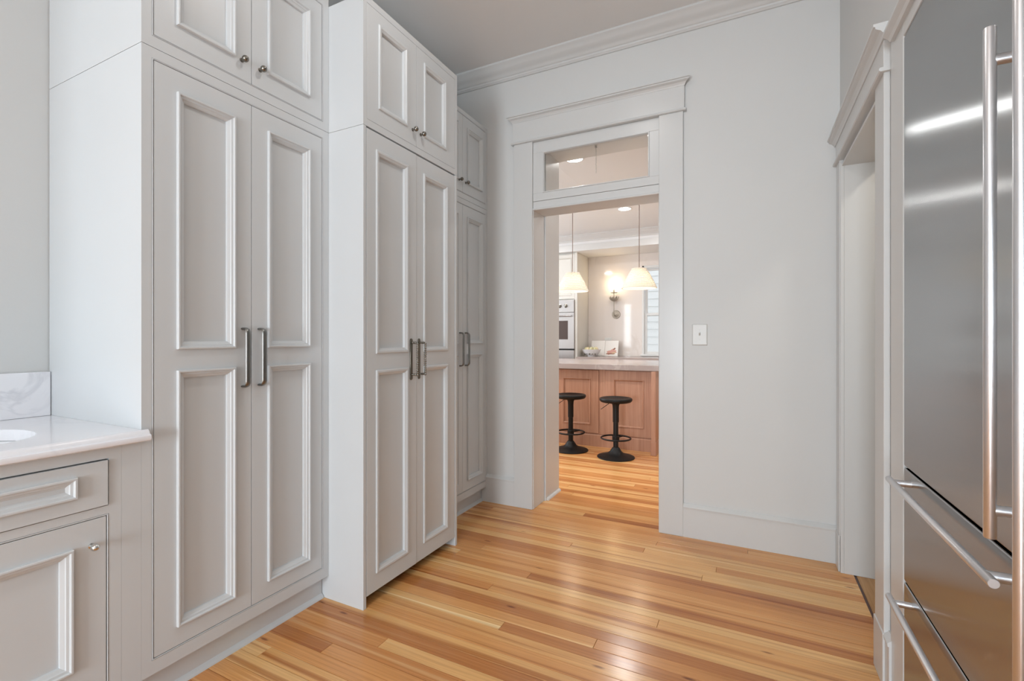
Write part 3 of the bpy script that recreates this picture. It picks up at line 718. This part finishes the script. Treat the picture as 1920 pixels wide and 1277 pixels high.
# sidelight window in the kitchen front wall
w = thing('window_4', (-2.70, YK0, 1.0), None, None, kind='structure')
m = MB().box(-2.80, -2.785, YK0 - 0.06, YK0 - 0.02, 1.0, 2.08).box(-2.615, -2.60, YK0 - 0.06, YK0 - 0.02, 1.0, 2.08)
for z in (1.0, 1.26, 1.525, 1.79, 2.065): m.box(-2.785, -2.615, YK0 - 0.06, YK0 - 0.02, z, z + 0.015)
m.build('window_frame', TRIM, w)
for z in (1.0, 1.26, 1.525, 1.79): box(-2.785, -2.615, YK0 - 0.042, YK0 - 0.038, z + 0.015, z + (0.265 if z > 1.1 else 0.26)).build('pane', GLASS, w)
# neighbouring clapboard wall outside
nb = thing('clapboard_house', (-0.9, YK + 2.6, -0.5), 'white clapboard house wall seen through the kitchen window', 'building')
zz = -0.5
while zz < 3.6:
    MB().extrude([(YK + 2.60, zz), (YK + 2.572, zz), (YK + 2.590, zz + 0.165), (YK + 2.60, zz + 0.165)], 'X', -3.6, 2.4).build('clapboard', SIDING, nb)
    zz += 0.160

pf = thing('palm_tree', (-1.15, YK + 1.5, -0.5), 'palm fronds hanging outside the upper kitchen window', 'tree')
MB().lathe([(0.10, 0), (0.085, 1.5), (0.075, 3.05), (0.05, 3.15)], (-0.55, YK + 1.6, -0.5), 'Z', 16).build('trunk', CORD, pf, smooth=True)
for k in range(7):
    a = PI + (k - 3) * 0.55; L_ = 0.95; pts = []
    for j in range(9):
        f = j / 8; pts.append(Vector((-0.55 + L_ * f * math.cos(a), YK + 1.6 + 0.55 * L_ * f * math.sin(a), 2.60 + 0.25 * f - 0.75 * f * f)))
    fo = MB().tube([tuple(p) for p in pts], [0.010 * (1 - 0.8 * j / 8) for j in range(9)], 6).build('frond', FROND, pf)
    m = MB()
    for j in range(1, 9):
        for sd in (-1, 1):
            for q in (0.0, 0.5):
                p = pts[j - 1].lerp(pts[j], 0.5 + q * 0.5); d = Vector((math.cos(a) * 0.4 - sd * math.sin(a), math.sin(a) * 0.4 + sd * math.cos(a), -0.9)).normalized() * (0.34 - 0.02 * j)
                w_ = Vector((math.cos(a), math.sin(a), 0)) * 0.012; th = Vector((0, 0, 0.002))
                m.add([p - w_, p + w_, p + d * 0.6 + w_ * 0.8, p + d, p + d * 0.6 - w_ * 0.8, p - w_ + th, p + w_ + th, p + d * 0.6 + w_ * 0.8 + th, p + d + th, p + d * 0.6 - w_ * 0.8 + th],
                      [(0, 1, 2, 3, 4), (9, 8, 7, 6, 5), (0, 5, 6, 1), (1, 6, 7, 2), (2, 7, 8, 3), (3, 8, 9, 4), (4, 9, 5, 0)])
    tag(m.build('leaflets', FROND, fo), kind='stuff')

# ------------------------------------------------------------------ kitchen back run: base cabinet, counter, oven tower
OX = -2.408
OY = 7.07
t = thing('base_cabinet', (-0.7, 7.35, 0), 'painted base cabinet run under the kitchen window', 'cabinet')
box(OX + 0.002, KX1 - 0.01, 7.05, YK - 0.002, 0.10, 0.895).build('body', KCAB, t)
box(OX + 0.002, KX1 - 0.01, 7.11, YK - 0.002, 0, 0.10).build('toe_board', KCAB, t)
k = 0
x = OX + 0.02
while x < KX1 - 0.6:
    box(x, x + 0.53, 7.03, 7.05, 0.14, 0.875).build('door', KCAB, t, 0.002); x += 0.55
c = box(OX + 0.001, KX1 - 0.01, 7.01, YK - 0.001, 0.896, 0.935).build('back_countertop', ISTONE, None, 0.004)
tag(c, 'stone counter along the kitchen back wall under bowl and book', 'countertop')

t = thing('oven_tower', (-2.80, 7.36, 0), 'tall painted cabinet tower housing the wall oven', 'cabinet')
box(OX - 0.80, OX, OY + 0.02, YK - 0.002, 0, SZ - 0.001).build('body', KCAB, t, 0.002)
box(OX - 0.042, OX, OY, OY + 0.02, 0, SZ - 0.001).build('stile', KCAB, t, 0.002)
box(OX - 0.80, OX - 0.758, OY, OY + 0.02, 0, SZ - 0.001).build('stile', KCAB, t, 0.002)
def door_Y(par, Y, x0, x1, z0, z1, fr, mat, name='door', rec=0.010, prof=None):
    m = MB()
    rs = []
    o_ = [(x0, z0), (x1, z0), (x1, z1), (x0, z1)]; i_ = [(x0 + fr, z0 + fr), (x1 - fr, z0 + fr), (x1 - fr, z1 - fr), (x0 + fr, z1 - fr)]
    for k in range(4): rs.append([(o_[k][0], Y, o_[k][1]), (i_[k][0], Y, i_[k][1]), (i_[k][0], Y + 0.018, i_[k][1]), (o_[k][0], Y + 0.018, o_[k][1])])
    d = m.rings(rs, True, loop=True).build(name, mat, par, 0.0015)
    box(x0 + fr, x1 - fr, Y + rec, Y + 0.018, z0 + fr, z1 - fr).build('panel', mat, d)
    MB().frame_sweep('Y', Y, -1, x0 + fr - 0.004, x1 - fr + 0.004, z0 + fr - 0.004, z1 - fr + 0.004, [(0, 0), (0, 0.006), (0.006, 0.008), (0.012, 0.004), (0.018, -0.004), (0.020, -rec), (0, -rec)]).build('molding', mat, d)
    return d
door_Y(t, OY - 0.001, OX - 0.757, OX - 0.401, 1.845, 2.545, 0.055, KCAB)
door_Y(t, OY - 0.001, OX - 0.399, OX - 0.043, 1.845, 2.545, 0.055, KCAB)
door_Y(t, OY - 0.001, OX - 0.757, OX - 0.043, 0.12, 0.36, 0.055, KCAB, 'drawer_front')
ov = thing('wall_oven', (-2.808, OY - 0.03, 0.38), 'stainless wall oven with dark window and knobs in the tower', 'oven')
ox0, ox1 = OX - 0.757, OX - 0.043
yo = OY - 0.03
box(ox0, ox1, yo, OY + 0.019, 1.634, 1.828).build('control_panel', OVENST, ov, 0.003)
for kx in (ox1 - 0.135, ox1 - 0.235, ox1 - 0.48, ox1 - 0.58):
    MB().lathe([(0.030, 0.0), (0.030, -0.006), (0.024, -0.008), (0.022, -0.030), (0.018, -0.033), (0.004, -0.033)], (kx, yo, 1.733), 'Y', 20).build('knob', PEWTER, ov, smooth=True)
dd = MB().box(ox0, ox0 + 0.11, yo, OY + 0.019, 1.060, 1.628).box(ox1 - 0.10, ox1, yo, OY + 0.019, 1.060, 1.628).box(ox0 + 0.11, ox1 - 0.10, yo, OY + 0.019, 1.060, 1.205).box(ox0 + 0.11, ox1 - 0.10, yo, OY + 0.019, 1.500, 1.628).build('oven_door', OVENST, ov)
box(ox0 + 0.11, ox1 - 0.10, yo + 0.006, yo + 0.02, 1.205, 1.500).build('oven_window', DGLASS, dd)
hb = MB().tube([(ox0 + 0.04, yo - 0.045, 1.575), (ox1 - 0.04, yo - 0.045, 1.575)], 0.011, 14).build('handle', OVENST, dd, smooth=True)
for kx in (ox0 + 0.08, ox1 - 0.08): MB().tube([(kx, yo + 0.001, 1.575), (kx, yo - 0.045, 1.575)], 0.008, 10).build('handle_bracket', OVENST, hb, smooth=True)
box(ox0, ox1, yo + 0.004, OY + 0.019, 1.036, 1.058).build('vent_slot', DARK, ov)
box(ox0, ox1, yo, OY + 0.019, 0.40, 1.034).build('lower_oven_door', OVENST, ov, 0.003)

# bowl of fruit and cookbook on the back counter
bz = 0.936
bo = MB().lathe([(0.060, 0.0), (0.062, 0.012), (0.085, 0.020), (0.125, 0.060), (0.147, 0.105), (0.152, 0.112), (0.145, 0.112), (0.118, 0.062), (0.075, 0.028), (0.01, 0.024)], (-2.233, 7.25, bz), 'Z', 36).build('fruit_bowl', PORC, smooth=True)
tag(bo, 'white footed porcelain bowl of fruit on the back counter', 'bowl')
m = MB()
for k in range(5):
    a = -PI / 2 + (k - 2) * 0.42
    for dz, rr in ((0.045, 0.0), (0.055, 0.02)):
        pass
    r_ = 0.109; px, py = -2.233 + r_ * math.cos(a), 7.25 + r_ * math.sin(a)
    m.sphere((px, py, bz + 0.043), 0.011 if k % 2 else 0.015, 10, 6)
m.build('leaf_relief', PEWTER, bo, smooth=True)
fr = [(-0.078, -0.03, 0.108, 0), (-0.040, -0.070, 0.108, 1), (0.018, -0.078, 0.110, 0), (0.068, -0.045, 0.108, 0), (0.078, 0.012, 0.110, 1), (-0.058, 0.040, 0.110, 0), (0.0, -0.012, 0.112, 0), (0.040, 0.055, 0.110, 1), (-0.012, 0.080, 0.110, 0)]
names = ['green pear at left rim of the white bowl', 'yellow pear at front left of the white bowl', 'green pear at front centre of the white bowl', 'green pear at front right of the white bowl', 'yellow pear at right rim of the white bowl', 'green pear at back left in the white bowl', 'green pear topmost in the white bowl', 'yellow pear at back right in the white bowl', 'green pear farthest back in the white bowl']
for (dx, dy, dz, kk), nm in zip(fr, names):
    c_ = (-2.233 + dx, 7.25 + dy, bz + dz)
    p = MB().lathe([(0.002, -0.030), (0.018, -0.027), (0.029, -0.012), (0.031, 0.002), (0.025, 0.018), (0.016, 0.030), (0.010, 0.038), (0.002, 0.041)], c_, 'Z', 16).build('pear', FRUITS[kk], smooth=True)
    tag(p, nm, 'pear', 'pears in the bowl')
    MB().tube([(c_[0], c_[1], c_[2] + 0.038), (c_[0] + 0.003, c_[1], c_[2] + 0.052)], 0.0016, 6).build('stem', CORD, p)
# open cookbook leaning on the marble
bk = thing('cookbook', (-2.09, 7.47, bz), 'open cookbook with pink food photograph leaning by the white bowl', 'book')
def leaf(x0, x1, y0, y1, th, mat, nm, par, z0=0.0, z1=0.245, lean=0.085):
    vs = []
    for z in (z0, z1):
        for (x, y) in ((x0, y0), (x1, y1)):
            vs += [(x, y + lean * z / 0.245, bz + z), (x, y + th + lean * z / 0.245, bz + z)]
    m = MB().add(vs, [(0, 2, 6, 4), (1, 5, 7, 3), (0, 1, 3, 2), (4, 6, 7, 5), (0, 4, 5, 1), (2, 3, 7, 6)])
    return m.build(nm, mat, par)
leaf(-2.315, -2.088, 7.455, 7.470, 0.004, COVER, 'cover', bk, 0, 0.250); leaf(-2.086, -1.862, 7.470, 7.455, 0.004, COVER, 'cover', bk, 0, 0.250)
lp = leaf(-2.310, -2.089, 7.443, 7.458, 0.011, PAPER, 'page_block', bk, 0.003, 0.246); rp = leaf(-2.085, -1.868, 7.458, 7.443, 0.011, PAPER, 'page_block', bk, 0.003, 0.246)
PINK = plain('print_pink', (0.62, 0.34, 0.29), 0.6); BRN = plain('print_brown', (0.30, 0.14, 0.10), 0.6); TAN = plain('print_tan', (0.62, 0.45, 0.30), 0.6)
def print_patch(cx, cz, rx, rz, rot, mat, seed, dn):
    rnd = random.Random(seed); n = 18; vs = []
    for k in range(n):
        a = 2 * PI * k / n; r_ = 1 + rnd.uniform(-0.22, 0.22)
        px, pz = rx * r_ * math.cos(a), rz * r_ * math.sin(a)
        x = cx + px * math.cos(rot) - pz * math.sin(rot); z = cz + px * math.sin(rot) + pz * math.cos(rot)
        f = (x + 2.085) / (2.085 - 1.868); y = 7.458 - 0.015 * f + 0.085 * z / 0.245 - dn
        vs.append((x, y, bz + z))
    MB().add(vs, [tuple(range(n))]).build('print', mat, rp)
print_patch(-1.975, 0.062, 0.085, 0.035, 0.15, PINK, 1, 0.0008)
print_patch(-1.960, 0.095, 0.055, 0.016, 0.6, PINK, 2, 0.0010)
print_patch(-1.930, 0.118, 0.022, 0.013, 0.5, BRN, 3, 0.0012)
print_patch(-1.985, 0.040, 0.075, 0.011, 0.05, BRN, 4, 0.0013)
print_patch(-1.935, 0.055, 0.032, 0.012, 0.1, TAN, 5, 0.0015)
# outlet on marble
ol = thing('wall_outlet', (-2.067, YK - 0.017, 1.20), 'small cream electrical outlet plate on marble above cookbook', 'outlet')
box(-2.125, -2.010, YK - 0.021, YK - 0.0165, 1.165, 1.235).build('plate', PLAST, ol, 0.002)
for dx in (-0.02, 0.02): box(-2.067 + dx - 0.013, -2.067 + dx + 0.013, YK - 0.0225, YK - 0.0205, 1.186, 1.214).build('socket', PLAST, ol, 0.001)

# ------------------------------------------------------------------ island with stone top
IY = 5.20
IX1 = -0.868
t = thing('kitchen_island', (-2.2, 5.7, 0), 'reddish oak panelled island behind the black stools', 'island')
box(-3.6, IX1 - 0.045, IY + 0.02, 6.28, 0.0, 0.872).build('body', ISLW, t)
box(IX1 - 0.045, IX1, IY - 0.155, 6.28, 0, 0.872).build('end_panel', ISLW, t, 0.002)
box(IX1 - 0.051, IX1 + 0.006, IY - 0.161, 6.28, 0, 0.14).build('plinth', ISLW, t, 0.003)
box(-3.6, IX1 - 0.045, IY + 0.004, IY + 0.02, 0.0, 0.872).build('backing_panel', ISLW, t)
MB().extrude([(IY + 0.004, 0), (IY - 0.010, 0), (IY - 0.010, 0.125), (IY - 0.004, 0.138), (IY + 0.004, 0.140)], 'X', -3.6, IX1 - 0.052).build('base_molding', ISLW, t)
xr = IX1 - 0.052
for i in range(4):
    door_Y(t, IY - 0.012, xr - 0.52, xr, 0.150, 0.862, 0.098, ISLW)
    box(xr - 0.592, xr - 0.522, IY - 0.006, IY + 0.004, 0.142, 0.871).build('pilaster', ISLW, t, 0.0015)
    xr -= 0.594
c = box(-3.65, -0.825, 5.135 - 0.03, 6.34, 0.873, 0.936).build('island_top', ISTONE, None, 0.006)
tag(c, 'thick taupe grey stone worktop on the oak island', 'countertop')

# ------------------------------------------------------------------ bar stools
def stool(cx, cy, zs, label, rot=0.0):
    t = thing('bar_stool', (cx, cy, 0), label, 'stool', 'black adjustable bar stools')
    MB().lathe([(0.188, 0), (0.190, 0.004), (0.188, 0.009), (0.165, 0.016), (0.120, 0.026), (0.085, 0.040), (0.062, 0.058), (0.048, 0.080), (0.036, 0.098), (0.028, 0.104), (0.005, 0.104)], (cx, cy, 0.001), 'Z', 48).build('base', BLACK, t, smooth=True)
    MB().lathe([(0.026, 0), (0.026, 0.26), (0.031, 0.262), (0.031, zs - 0.10 - 0.12), (0.033, zs - 0.10 - 0.08), (0.045, zs - 0.10 - 0.046), (0.06, zs - 0.10 - 0.040)], (cx, cy, 0.10), 'Z', 28).build('post', BLACK, t, smooth=True)
    MB().lathe([(0.055, -0.046), (0.130, -0.046), (0.152, -0.040), (0.163, -0.028), (0.166, -0.014), (0.162, -0.003), (0.150, 0.002), (0.135, -0.002), (0.110, -0.010), (0.06, -0.018), (0.003, -0.020)], (cx, cy, zs), 'Z', 48).build('seat', BLACK, t, smooth=True)
    n = 40
    fz = zs - 0.412
    fr_ = MB().tube([(cx + 0.148 * math.cos(2 * PI * k / n), cy + 0.148 * math.sin(2 * PI * k / n), fz) for k in range(n)], 0.0085, 10, loop=True).build('footrest_ring', BLACK, t, smooth=True)
    MB().tube([(cx, cy, fz), (cx + 0.148 * math.cos(rot), cy + 0.148 * math.sin(rot), fz)], 0.008, 10).build('footrest_arm', BLACK, fr_, smooth=True)
    MB().lathe([(0.032, -0.022), (0.036, -0.018), (0.036, 0.018), (0.032, 0.022)], (cx, cy, fz), 'Z', 24).build('footrest_collar', BLACK, fr_, smooth=True)
    MB().tube([(cx - 0.05, cy - 0.02, zs - 0.048), (cx - 0.085, cy - 0.045, zs - 0.075), (cx - 0.125, cy - 0.07, zs - 0.108), (cx - 0.135, cy - 0.076, zs - 0.116)], 0.0032, 8).build('lift_lever', BLACK, t, smooth=True)
stool(-1.225, 4.815, 0.610, 'black swivel bar stool standing clear in front of the island, fully visible', 1.3)
stool(-1.745, 4.905, 0.610, 'black swivel bar stool partly hidden by the left door jamb', 1.2)

# ------------------------------------------------------------------ pendants
def pendant(cx, cy, label):
    zb, zt = 1.806, 2.026
    t = thing('pendant_lamp', (cx, cy, KZ), label, 'pendant lamp', 'wicker pendant lamps over the island')
    def rad(f): return 0.080 + (0.193 - 0.080) * f + 0.005 * math.sin(PI * f)
    sh = MB(); prof = [(rad(i / 16) - 0.003, zt - (zt - zb) * i / 16) for i in range(17)]
    s_ = MB().lathe([(r, z) for r, z in prof], (cx, cy, 0), 'Z', 48, False, False).build('shade', WICKER, t, smooth=True)
    m = MB()                                                   # woven bands round and ribs down the shade
    NB = 13
    for i in range(NB + 1):
        f = i / NB; z = zt - (zt - zb) * f; r = rad(f); n = 72
        m.tube([(cx + (r + 0.0022 * (1 if (k + i) % 2 else -1)) * math.cos(2 * PI * k / n), cy + (r + 0.0022 * (1 if (k + i) % 2 else -1)) * math.sin(2 * PI * k / n), z) for k in range(n)], 0.0040 if 0 < i < NB else 0.006, 6, loop=True)
    m.build('weave_bands', REED, s_, smooth=True)
    m = MB()
    for k in range(36):
        a = 2 * PI * k / 36
        m.tube([(cx + rad(j / 6) * math.cos(a), cy + rad(j / 6) * math.sin(a), zt - (zt - zb) * j / 6) for j in range(7)], 0.0026, 5)
    m.build('weave_ribs', REED, s_, smooth=True)
    MB().tube([(cx, cy, 1.985), (cx, cy, KZ - 0.02)], 0.0045, 8).build('cord', CORD, t, smooth=True)
    MB().lathe([(0.060, 0), (0.060, -0.014), (0.050, -0.022), (0.008, -0.026)], (cx, cy, KZ), 'Z', 28).build('canopy', BRONZE, t, smooth=True)
    MB().lathe([(0.012, 0.0), (0.020, -0.008), (0.020, -0.055), (0.016, -0.058)], (cx, cy, 2.000), 'Z', 20).build('socket', BRONZE, t, smooth=True)
    MB().sphere((cx, cy, 1.905), 0.032, 20, 12).build('bulb', BULB, t, smooth=True)
    m = MB()
    for k in range(3):
        a = 2 * PI * k / 3; m.tube([(cx, cy, 2.000), (cx + 0.083 * math.cos(a), cy + 0.083 * math.sin(a), zt - 0.003)], 0.002, 6)
    m.build('spider_arms', BRONZE, t)
    l = bpy.data.lights.new('pendant_bulb', 'POINT'); l.energy = 2.4; l.color = (1.0, 0.87, 0.68); l.shadow_soft_size = 0.034
    o = bpy.data.objects.new('pendant_bulb', l); COL.objects.link(o); o.location = (cx, cy, 1.855)
pendant(-1.950, 5.55, 'white wicker pendant lamp over island, left one, partly behind door jamb')
pendant(-1.139, 5.55, 'white wicker pendant lamp over island, right one, in front of window')

# ------------------------------------------------------------------ wall sconce
sx, sy = -1.950, YK - 0.017
t = thing('wall_sconce', (sx, sy, 1.61), 'aged metal candle sconce with round plate glowing on marble wall', 'sconce')
m = MB()
for k in range(1): m.lathe([(0.066, 0), (0.068, -0.006), (0.062, -0.012), (0.050, -0.010), (0.040, -0.014), (0.022, -0.022), (0.004, -0.024)], (sx + 0.016, sy, 1.61), 'Y', 32)
m.build('backplate', SILVERED, t, smooth=True)
MB().tube([(sx + 0.012, sy - 0.022, 1.60), (sx + 0.004, sy - 0.060, 1.585), (sx - 0.002, sy - 0.085, 1.61), (sx, sy - 0.088, 1.68), (sx, sy - 0.088, 1.83)], 0.0065, 10).build('arm', SILVERED, t, smooth=True)
cy_ = sy - 0.088
cupo = MB().lathe([(0.010, 1.818), (0.030, 1.824), (0.052, 1.838), (0.060, 1.852), (0.056, 1.853), (0.030, 1.838), (0.006, 1.834)], (sx, cy_, 0), 'Z', 24).build('cup', SILVERED, t, smooth=True)
for k in range(9):
    a = 2 * PI * k / 9
    pts = [(0.050, 1.838, 0.020), (0.066, 1.858, 0.018), (0.076, 1.882, 0.010), (0.080, 1.900, 0.001)]
    r_ = []
    for rr, z, wd in pts:
        c_, s_ = math.cos(a), math.sin(a)
        r_.append([(sx + rr * c_ - wd * s_, cy_ + rr * s_ + wd * c_, z), (sx + rr * c_ + wd * s_, cy_ + rr * s_ - wd * c_, z), (sx + (rr - 0.003) * c_ + wd * s_, cy_ + (rr - 0.003) * s_ - wd * c_, z), (sx + (rr - 0.003) * c_ - wd * s_, cy_ + (rr - 0.003) * s_ + wd * c_, z)])
    MB().rings(r_).build('leaf', SILVERED, cupo, smooth=True)
MB().lathe([(0.006, 1.834), (0.006, 1.945), (0.012, 1.950), (0.055, 1.954), (0.055, 1.960), (0.012, 1.962), (0.013, 1.985), (0.011, 1.99), (0.011, 2.012), (0.003, 2.013)], (sx, cy_, 0), 'Z', 20).build('candle_stem', SILVERED, t, smooth=True)
MB().lathe([(0.004, 2.012), (0.014, 2.022), (0.018, 2.040), (0.014, 2.062), (0.006, 2.082), (0.001, 2.090)], (sx, cy_, 0), 'Z', 20).build('bulb', emit('sconce_bulb_glow', (1.0, 0.80, 0.50), 45), t, smooth=True)
l = bpy.data.lights.new('sconce_bulb', 'POINT'); l.energy = 1.7; l.color = (1.0, 0.74, 0.40); l.shadow_soft_size = 0.03
o = bpy.data.objects.new('sconce_bulb', l); COL.objects.link(o); o.location = (sx, cy_ - 0.01, 2.14)

# ------------------------------------------------------------------ recessed downlights
def downlight(x, y, zc, label, power, grp, r=0.072, spread=PI, col=(1.0, 0.98, 0.96)):
    t = thing('recessed_downlight', (x, y, zc), label, 'ceiling light', grp)
    MB().lathe([(r, -0.001), (r + 0.012, -0.001), (r + 0.014, -0.004), (r + 0.010, -0.007), (r, -0.005)], (x, y, zc), 'Z', 40, False, False).build('trim_ring', TRIM, t, smooth=True)
    MB().lathe([(0.001, -0.002), (r, -0.002), (r, -0.0045), (0.001, -0.0045)], (x, y, zc), 'Z', 40).build('lens', DOWN, t)
    area('downlight_beam', (x, y, zc - 0.008), (0, 0, 0), r * 2, r * 2, power, col, 'DISK', spread)
GK = 'recessed lights in the kitchen ceiling'
downlight(-1.385, 3.985, KZ, 'round recessed ceiling light seen through the transom glass', 12.5, GK)
downlight(-1.365, 5.790, KZ, 'round recessed ceiling light seen below the door head', 12.5, GK)
for x, y, w_ in ((0.3, 3.985, 'right end of the kitchen nearest the pantry, unseen, added for illumination'), (0.3, 5.79, 'right end of the kitchen over the island side, unseen, added for illumination'), (-3.05, 3.985, 'left end of the kitchen nearest the pantry, unseen, added for illumination'), (-3.05, 5.79, 'left end of the kitchen over the island')):  # unseen lamps added for illumination; the left one over the island is inferred
    downlight(x, y, KZ, 'round recessed ceiling light at the ' + w_, 12.5, GK)
GP = 'recessed lights in the pantry ceiling'
for x, y, w_ in ((-0.85, 1.55, 'over the aisle by the steel refrigerator'), (-0.85, -0.75, 'behind the camera by the vanity')): downlight(x, y, H, 'round recessed pantry ceiling light ' + w_, 5, GP, col=(1.0, 0.975, 0.95))
downlight(1.1, 2.6, 2.6, 'round recessed ceiling light in the side hall', 5, None, col=(1.0, 0.90, 0.76))
